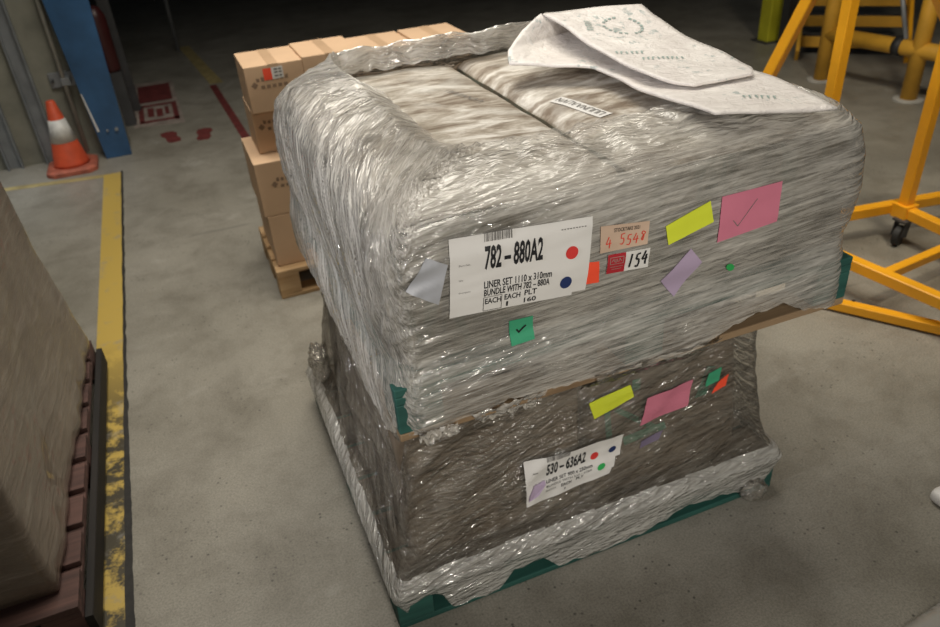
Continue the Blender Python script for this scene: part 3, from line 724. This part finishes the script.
    P.dot('round_sticker', .80, .68, .042, .09, M['green_dot'], L)['label'] = 'green dot'
    bm = bmesh.new(); P.poly(bm, [(.03, .72), (.02, .87), (.12, .80), (.20, .60), (.19, .50), (.08, .54)], .0045); obj('paper_note', bm, M['n_lilac'], L, label='small lilac scrap')
    note('yellow2', M['n_yellow'], lfilm, LT, 'lime yellow note')
    note('pink2', M['n_pink'], lfilm, LT, 'pink note')
    note('green2', M['n_green'], lfilm, LT, 'small green note')
    note('red2', M['n_orange'], lfilm, LT, 'small red orange note')
    note('purple2', M['n_purple'], lfilm, LT, 'dull purple note')
    # ---- green tape on the lower right bundle, under the film
    T2 = BVHTree.FromPolygons([lb2.location + v.co for v in lb2.data.vertices], [tuple(p.vertices) for p in lb2.data.polygons])
    for k in range(5):
        P = Patch(T2, Q['tape%d' % k], 14, 3, .004); s_ = P.sheet('green_tape', M['green_tape'], None)
        s_.parent = lb2; s_.matrix_parent_inverse = Matrix.Translation(lb2.location).inverted()

# printing seen on the bag tops
def topmarks(o, x0, y0, dx, dy, n, name='printed_marks', h=.03, paper=True, seed=0):
    tree = BVHTree.FromPolygons([o.location + v.co for v in o.data.vertices], [tuple(p.vertices) for p in o.data.polygons]); rnd = random.Random(seed)
    def z(x, y):
        q = tree.ray_cast(Vector((x, y, 3)), Vector((0, 0, -1)))[0]; return (q.z if q else 1.23)
    d = Vector((dx, dy, 0)); l = d.length; d /= l; nrm = Vector((-d.y, d.x, 0)); p0 = Vector((x0, y0, 0))
    if paper:
        bm = bmesh.new(); nx, ny = 14, 5
        V = [[None]*(nx+1) for _ in range(ny+1)]
        for j in range(ny+1):
            for i in range(nx+1):
                p = p0 + d*(l*(i/nx*1.1-.05)) + nrm*(h*(j/ny*1.9-.45)); V[j][i] = bm.verts.new((p.x, p.y, z(p.x, p.y)+.002))
        for j in range(ny):
            for i in range(nx): bm.faces.new((V[j][i], V[j][i+1], V[j+1][i+1], V[j+1][i]))
        s_ = obj('paper_strip', bm, M['paper'], None, True); s_.parent = o; s_.matrix_parent_inverse = Matrix.Translation(o.location).inverted()
    bm = bmesh.new()
    for i in range(n):
        a = l*(i+.1)/n; wd = l/n*.7; pts = rnd.choice([[(0,0),(0,1),(1,1),(1,0)], [(0,0),(0,1),(1,0),(1,1)], [(0,0),(.5,1),(1,0)], [(0,1),(.5,0),(1,1)], [(0,0),(0,1),(1,.6),(0,.5)]])
        for p, q in zip(pts, pts[1:]):
            A = p0 + d*(a+p[0]*wd) + nrm*(p[1]*h); B = p0 + d*(a+q[0]*wd) + nrm*(q[1]*h); w_ = (B-A).normalized().cross(Vector((0, 0, 1)))*.0013
            vs = [bm.verts.new((c.x, c.y, z(c.x, c.y)+.0035)) for c in (A-w_, A+w_, B+w_, B-w_)]; bm.faces.new(vs)
    s_ = obj(name, bm, M['grey_ink'], None); s_.parent = o; s_.matrix_parent_inverse = Matrix.Translation(o.location).inverted()
topmarks(ub1, .64, 1.86, .05, -.13, 7, h=.022, seed=2, paper=False)
topmarks(ub2, .86, 1.66, .03, -.17, 9, h=.020, seed=4)

# ------------------------------------------------------------------ folded white sheet on top
def sheet_material():
    k = N('quilted_white_sheet'); v = k.coord('UV', (1, 1, 1)); n = k.noise(k.coord(), 14, 4, .6)
    c = k.ramp(n, [(.3, (.66, .61, .58)), (.7, (.78, .74, .70))])
    pr = k.noise(k.coord('Object', (38, 24, 30)), 1, 3, .7); zone = k.noise(k.coord(), 6.5, 2, .5)
    c = k.mix(c, (.30, .36, .35), k.math('MULTIPLY', k.ramp(pr, [(.58, 0.), (.64, .7)]), k.ramp(zone, [(.5, 0.), (.58, 1.)])))
    k.link(c, k.b.inputs['Base Color']); k.b.inputs['Roughness'].default_value = .55; k.bump(k.noise(k.coord('Object', (9, 16, 9)), 2.5, 4, .6, .6), .5, .02)
    return k.m
rows = [((1.0, 1.225, 1.288), (1.262, 1.165, 1.268)), ((.99, 1.36, 1.282), (1.27, 1.33, 1.284)), ((.99, 1.52, 1.278), (1.27, 1.50, 1.285)), ((.99, 1.70, 1.278), (1.26, 1.74, 1.288)),
        ((.90, 1.775, 1.282), (1.24, 1.90, 1.290)), ((.815, 1.825, 1.290), (1.22, 1.99, 1.298)), ((.835, 1.875, 1.312), (1.215, 2.02, 1.315)), ((.90, 1.925, 1.345), (1.23, 1.985, 1.343)),
        ((.972, 1.955, 1.376), (1.252, 1.895, 1.368)), ((.985, 1.87, 1.362), (1.255, 1.84, 1.350)), ((.995, 1.74, 1.330), (1.265, 1.73, 1.325)), ((1.008, 1.60, 1.312), (1.27, 1.60, 1.310)), ((1.015, 1.49, 1.304), (1.262, 1.50, 1.302)),
        ((1.035, 1.425, 1.300), (1.245, 1.42, 1.299)), ((1.065, 1.385, 1.297), (1.215, 1.375, 1.297))]
bm = bmesh.new(); NU, SUB = 20, 5; grid = []; uvl = bm.loops.layers.uv.new('UVMap')
def cat(p0, p1, p2, p3, t): return .5*((2*p1) + (-p0+p2)*t + (2*p0-5*p1+4*p2-p3)*t*t + (-p0+3*p1-3*p2+p3)*t**3)
nr = len(rows)
for i in range(nr-1):
    for k_ in range(SUB if i < nr-2 else SUB+1):
        t_ = k_/SUB; g_ = [rows[max(0, min(nr-1, i+o_))] for o_ in (-1, 0, 1, 2)]
        A = cat(*[Vector(q[0]) for q in g_], t_); B = cat(*[Vector(q[1]) for q in g_], t_)
        if 3 <= i <= 8: A = A.lerp(Vector(rows[i][0]).lerp(Vector(rows[i+1][0]), t_), .8); B = B.lerp(Vector(rows[i][1]).lerp(Vector(rows[i+1][1]), t_), .8)
        row = []
        for u in range(NU+1):
            f = u/NU; p = A.lerp(B, f); p.z += noise.noise((p.x*9, p.y*9, (i > 6)*3))*.005 + (noise.noise((p.x*3, p.y*5, 5+(i > 6)*3))*.006)
            row.append(bm.verts.new(p))
        grid.append(row)
for a, b in zip(grid, grid[1:]):
    for u in range(NU): bm.faces.new((a[u], a[u+1], b[u+1], b[u]))
so = obj('folded_sheet', bm, sheet_material(), None, True); recenter(so, (1.1, 1.6, 1.27))
sm = so.modifiers.new('thickness', 'SOLIDIFY'); sm.thickness = .006; sm.offset = 0
tag(so, 'folded white quilted plastic sheet with faint green print lying on the wrapped load', 'sheet')

SB = BVHTree.FromPolygons([so.location + v.co for v in so.data.vertices], [tuple(p.vertices) for p in so.data.polygons])
def sz(x, y):
    q = SB.ray_cast(Vector((x, y, 3)), Vector((0, 0, -1)))[0]; return (q.z if q else 1.3) + .005
def onsheet(bm, a, b, w_):
    a, b = Vector(a).to_3d(), Vector(b).to_3d(); n_ = (b-a).normalized().cross(Vector((0, 0, 1)))*w_/2
    vs = [bm.verts.new((c.x, c.y, sz(c.x, c.y))) for c in (a-n_, a+n_, b+n_, b-n_)]; bm.faces.new(vs)
M['print_green'] = simple('faded_green_print', (.30, .38, .35), .6)
rnd = random.Random(4)
def marks(pts, dx, dy, n, h):
    bm = bmesh.new(); x, y = pts
    for i in range(n):
        px, py = x+dx*i, y+dy*i
        onsheet(bm, (px, py), (px+dy*h+rnd.uniform(-.003, .003), py-dx*h*1.0), .004)
        if rnd.random() < .7: onsheet(bm, (px, py), (px+dx*.5, py+dy*.5), .003)
    return bm
bm = bmesh.new()
for i in range(22):
    if i in (3, 4, 9, 16): continue
    a0 = 2*math.pi*i/22; a1 = a0+.17
    onsheet(bm, (1.135+.052*math.cos(a0), 1.80+.050*math.sin(a0)), (1.135+.052*math.cos(a1), 1.80+.050*math.sin(a1)), .008)
o_ = obj('printed_ring', bm, M['print_green'], None); o_.parent = so; o_.matrix_parent_inverse = Matrix.Translation(so.location).inverted()
for (p_, dx, dy, n_, h_) in (((1.07, 1.60), .011, -.004, 9, 1.4), ((1.03, 1.66), .012, -.004, 6, 1.2), ((1.03, 1.80), .004, .011, 6, 1.3), ((1.12, 1.29), .012, -.005, 6, 1.2)):
    o_ = obj('printed_marks', marks(p_, dx, dy, n_, h_), M['print_green'], None); o_.parent = so; o_.matrix_parent_inverse = Matrix.Translation(so.location).inverted()

# ------------------------------------------------------------------ cartons
def carton(x0, x1, y0, y1, z0, z1, label, mark=True, skew=0, tape=True):
    t = empty('carton', ((x0+x1)/2, (y0+y1)/2, z0), label, 'carton', 'tan cartons stacked on the pine pallet')
    boxo('body', (x0, y0, z0), (x1, y1, z1), M['carton'], t, .003)
    if tape:
        xm = (x0+x1)/2; bm = bmesh.new(); box(bm, (xm-.022, y0-.0006, z1-.05), (xm+.022, y1+.0006, z1+.0006)); obj('packing_tape', bm, M['carton_tape'], t)
    if mark:
        bm = bmesh.new(); cx = x0+(x1-x0)*.42; cz = (z0+z1)/2+.02; y = y0-.001; r_ = random.Random(int(x0*1000+z0*100))
        for i in range(7):
            a = cx-.06+i*.02; vs = [bm.verts.new(v) for v in ((a, y, cz+.012), (a+.013, y, cz+.012), (a+.013, y, cz+.012+r_.uniform(.012, .02)), (a, y, cz+.012+r_.uniform(.012, .02)))]; bm.faces.new(vs)
        for i in range(5):
            a = cx-.045+i*.024; vs = [bm.verts.new(v) for v in ((a, y, cz-.018), (a+.016, y, cz-.018), (a+.016, y, cz-.004), (a, y, cz-.004))]; bm.faces.new(vs)
        vs = [bm.verts.new(v) for v in ((cx-.085, y, cz), (cx-.07, y, cz-.015), (cx-.055, y, cz), (cx-.07, y, cz+.015))]; bm.faces.new(vs)
        obj('printed_mark', bm, M['carton_ink'], t)
    return t
names = ['leftmost', 'second from the left', 'third from the left', 'rightmost']
for i in range(4):
    x = .275 + i*.247; dy = (0, .0, -.03, -.07)[i]; dz = (0, .008, .0, .010)[i]
    c1 = carton(x, x+.246, 3.31+dy, 3.61+dy, .848, 1.042+dz, 'tan cardboard carton in the top layer, ' + names[i] + (', with a red and white shipping label' if i == 0 else ''))
    if i == 0:
        bm = bmesh.new(); vs = [bm.verts.new(v) for v in ((.352, 3.3085, .980), (.387, 3.3085, .980), (.387, 3.3085, 1.028), (.352, 3.3085, 1.028))]; bm.faces.new(vs); l1 = obj('shipping_label', bm, M['n_orange'], c1, label='red half of the shipping label')
        bm = bmesh.new(); vs = [bm.verts.new(v) for v in ((.387, 3.3085, .980), (.435, 3.3085, .983), (.435, 3.3085, 1.031), (.387, 3.3085, 1.028))]; bm.faces.new(vs); l1 = obj('shipping_label', bm, M['paper'], c1, label='white half of the shipping label')
        bm = bmesh.new()
        for (a, b_) in ((.398, .413), (.418, .428)):
            for z_ in (.990, 1.005, 1.017):
                vs = [bm.verts.new(v) for v in ((a, 3.3078, z_), (b_, 3.3078, z_), (b_, 3.3078, z_+.006), (a, 3.3078, z_+.006))]; bm.faces.new(vs)
        obj('printed_marks', bm, M['grey_ink'], l1)
for i in range(4):
    x = .272 + i*.252; carton(x, x+.246, 3.37, 3.63, .652, .847, 'tan cardboard carton in the second layer from the top, ' + names[i])
names3 = ['leftmost', 'middle one', 'rightmost']
for i in range(3):
    x = .225 + i*.345; carton(x, x+.340, 3.25, 3.65, .402, .651, 'larger tan carton in the third layer from the top, ' + names3[i])
for i in range(3):
    x = .235 + i*.345; carton(x, x+.340, 3.25, 3.66, .147, .400, 'larger tan carton in the bottom layer on the pine pallet, ' + names3[i], mark=False)

# ------------------------------------------------------------------ wrapped load at the left edge
def left_wrap():
    k = N('film_over_printed_cartons'); n = k.noise(k.coord(scale=(3, 3, 26), rot=(.9, 0, 0)), 1.5, 6, .6, .6); b = k.noise(k.coord(), 3, 5)
    c = k.ramp(b, [(.3, (.15, .11, .08)), (.7, (.23, .18, .135))]); c = k.mix(c, (.42, .36, .30), k.ramp(n, [(.5, 0.), (.72, .5)]))
    pr = k.noise(k.coord(scale=(1, 7, 16), rot=(.25, 0, 0)), 2.2, 4, .7); zo = k.noise(k.coord(loc=(2, 5, 1)), 2.1, 2, .5)
    c = k.mix(c, (.22, .07, .05), k.math('MULTIPLY', k.ramp(pr, [(.55, 0.), (.6, .6)]), k.ramp(zo, [(.52, 0.), (.6, 1.)])))
    k.link(c, k.b.inputs['Base Color']); k.b.inputs['Roughness'].default_value = .3; k.b.inputs['Coat Weight'].default_value = .5; k.bump(n, .6, .012)
    return k.m
M['left_wrap'] = left_wrap()
bm = bmesh.new(); rbox(bm, (-1.74, 1.66, .153), (-.632, 2.97, 1.45), .02, 40, 0, .004, 2, 0)
for v in bm.verts:
    tz = max(0, v.co.z-.15); v.co.y -= tz*.27*(v.co.y-1.64)/1.33; v.co.x += (.035*max(0, (v.co.y-1.66)/1.3) + .01*noise.noise((v.co.y*2, v.co.z*2, 0)))*(1 if v.co.x > -1 else 0)
    e_ = sstep(.34, .16, v.co.z); v.co.x += e_*(.010+.012*noise.noise((v.co.y*9, 0, 0)))*(1 if v.co.x > -1 else 0)
    v.co += Vector((ridge(v.co.y*3+v.co.z*2, v.co.z*3-v.co.y*4)*.004, 0, 0))
ll = obj('wrapped_load', bm, M['left_wrap'], None, True); recenter(ll, (-1.18, 2.3, .15))
tag(ll, 'tall brown film wrapped load with faint red print at the left edge', 'wrapped load')
# ------------------------------------------------------------------ yellow castor frame on the right
t = empty('castor_frame', (3.065, 2.32, 0), 'orange yellow tubular A frame on castors right of the wrapped load', 'castor frame')
W5 = sq(.05)
bar('base_bar', (2.36, 2.475, .155), (4.0, 2.245, .155), W5, M['yellow'], t)
bar('base_bar', (3.062, 2.30, .155), (3.03, 1.0, .155), W5, M['yellow'], t)
bar('base_bar', (2.42, 2.44, .155), (2.64, 1.0, .155), W5, M['yellow'], t)
bar('base_bar', (2.54, 1.925, .145), (3.05, 1.985, .145), sq(.04), M['yellow'], t)
bar('outrigger_foot', (2.26, 2.10, .03), (2.75, 1.38, .03), sq(.045, .04), M['yellow'], t)
bar('upright', (2.6, 2.44, .155), (2.6, 2.44, 1.6), W5, M['yellow'], t)
bar('upright', (3.065, 2.32, .155), (3.065, 2.32, 1.6), W5, M['yellow'], t)
bar('brace', (2.46, 3.05, .03), (2.6, 2.46, 1.54), W5, M['yellow'], t)
def caster(x, y, rz):
    bm = bmesh.new(); dx, dy = math.cos(rz), math.sin(rz); s = Vector((-dy, dx, 0)); c = Vector((x + dx*.02, y + dy*.02, .05))
    sweep(bm, (c - s*.016, c + s*.016), circ(.05, 24)); bmesh.ops.recalc_face_normals(bm, faces=bm.faces)
    wh = obj('castor_wheel', bm, M['black_rubber'], t, bevel=.006)
    bm = bmesh.new()
    for k in (-1, 1):
        a = c + s*.024*k; sweep(bm, (a + Vector((0, 0, -.005)), Vector((x, y, .125)) + s*.024*k), sq(.035, .004))
    box(bm, (x-.035, y-.035, .12), (x+.035, y+.035, .13)); bmesh.ops.recalc_face_normals(bm, faces=bm.faces)
    obj('castor_fork', bm, M['dark_steel'], t)
caster(3.04, 2.29, R(200))
bm = bmesh.new(); sweep(bm, ((3.065, 2.32, .125), (3.065, 2.32, .19)), sq(.085)); obj('corner_gusset', bm, M['yellow'], t)
bm = bmesh.new(); sweep(bm, ((2.40, 1.935, .049), (2.40, 1.935, .052)), circ(.008, 10)); obj('bolt_hole', bm, M['black_rubber'], t)
# second slanting bar at the right edge
bar('top_bar', (2.55, 2.45, 1.585), (3.7, 2.23, 1.585), W5, M['yellow'], t)
bar('brace', (2.68, 2.425, 1.56), (3.72, 2.285, .18), W5, M['yellow'], t)

# ------------------------------------------------------------------ barrier rail, steps, bollard, posts
t = empty('safety_barrier', (4.75, 4.2, 0), 'yellow round pipe barrier with two posts behind the castor frame', 'barrier')
PR = circ(.055, 20)
d = Vector((4.81-4.68, 3.84-4.54, 0)).normalized()
for (x, y, zt) in ((4.68, 4.54, 1.1), (4.81, 3.84, 1.1)):
    bar('post', (x, y, 0), (x, y, zt), PR, M['yellow_dull'], t, True)
    bm = bmesh.new(); lathe(bm, [(.10, .001), (.10, .008), (.07, .012)], x, y, 20); obj('base_plate', bm, M['cement'], t)
bar('rail', Vector((4.68, 4.54, .345)) - d*.0, Vector((4.81, 3.84, .345)) + d*.9, PR, M['yellow_dull'], t, True)
bar('rail', Vector((4.68, 4.54, 1.04)) - d*.15, Vector((4.81, 3.84, 1.04)) + d*.9, PR, M['yellow_dull'], t, True)
c = Vector((4.68, 4.54, .345)) + d*.53
bar('rubber_collar', c, c + d*.06, circ(.062, 20), M['black_rubber'], t, True)
tag(bar('leaning_rod', c + d*.05 + Vector((.0, -.02, .055)), (4.95, 4.35, 1.0), circ(.016, 10), M['galv'], smooth=True), 'thin grey rod rising from the black collar on the barrier rail', 'rod')

t = empty('access_steps', (5.30, 5.02, 0), 'yellow steel steps with dark treads behind the barrier', 'steps')
SD, SN, S0 = Vector((.739, -.673, 0)), Vector((.673, .739, 0)), Vector((5.077, 5.219, 0))
for k in range(6):
    o_ = S0 + SN*.19*k + Vector((0, 0, .11 + .13*k)); e_ = o_ + SD*.80
    bar('nosing', o_, e_, sq(.03, .085), M['yellow_dull'], t); bar('tread', o_ + SN*.095 + Vector((0, 0, .01)), e_ + SN*.095 + Vector((0, 0, .01)), sq(.155, .03), M['dark_steel'], t)
for f_ in (-.02, .81):
    o_ = S0 + SD*f_ + SN*-.22; bar('stringer', o_ + Vector((0, 0, .04)), o_ + SN*1.3 + Vector((0, 0, .93)), sq(.03, .13), M['yellow'] if f_ > .5 else M['yellow_dull'], t)
t = empty('bollard', (5.15, 5.6, 0), 'lemon yellow square bollard in the dark behind the slanting brace', 'bollard')
boxo('post', (5.13, 5.68, 0), (5.31, 5.82, 1.1), M['bollard'], t, .01); boxo('base_plate', (5.09, 5.65, 0), (5.34, 5.86, .012), M['dark_steel'], t)
tag(boxo('steel_post', (5.16, 5.50, 0), (5.255, 5.585, 2.4), M['dark_steel'], None, .004), 'dark grey steel post next to the lemon yellow bollard', 'post')
bm = bmesh.new(); V = []
for j in range(9):
    V.append([bm.verts.new((lerp(lerp(1.387, 1.53, i/14), lerp(1.24, 1.62, i/14), j/8), lerp(lerp(.742, .757, i/14), lerp(.58, .56, i/14), j/8), .006 + .010*abs(noise.noise((i*.5, j*.6, 2))) + .02*(j/8)*(i/14))) for i in range(15)])
for a, b in zip(V, V[1:]):
    for i in range(14): bm.faces.new((a[i], b[i], b[i+1], a[i+1]))
so_ = obj('plastic_sheet', bm, M['film_roll'], None, True); recenter(so_, (1.45, .66, .004)); sm_ = so_.modifiers.new('thickness', 'SOLIDIFY'); sm_.thickness = .002
tag(so_, 'pale crumpled plastic sheet on the floor at the bottom right corner', 'plastic sheet')
bm = bmesh.new(); rbox(bm, (1.80, .915, .001), (2.0, 1.04, .05), .02, 8, 0, .001, 4, 0)
wc = obj('white_container', bm, M['paper'], None, True); recenter(wc, (1.87, 1.0, 0)); tag(wc, 'white rounded plastic container cut off by the right edge of the picture', 'container')
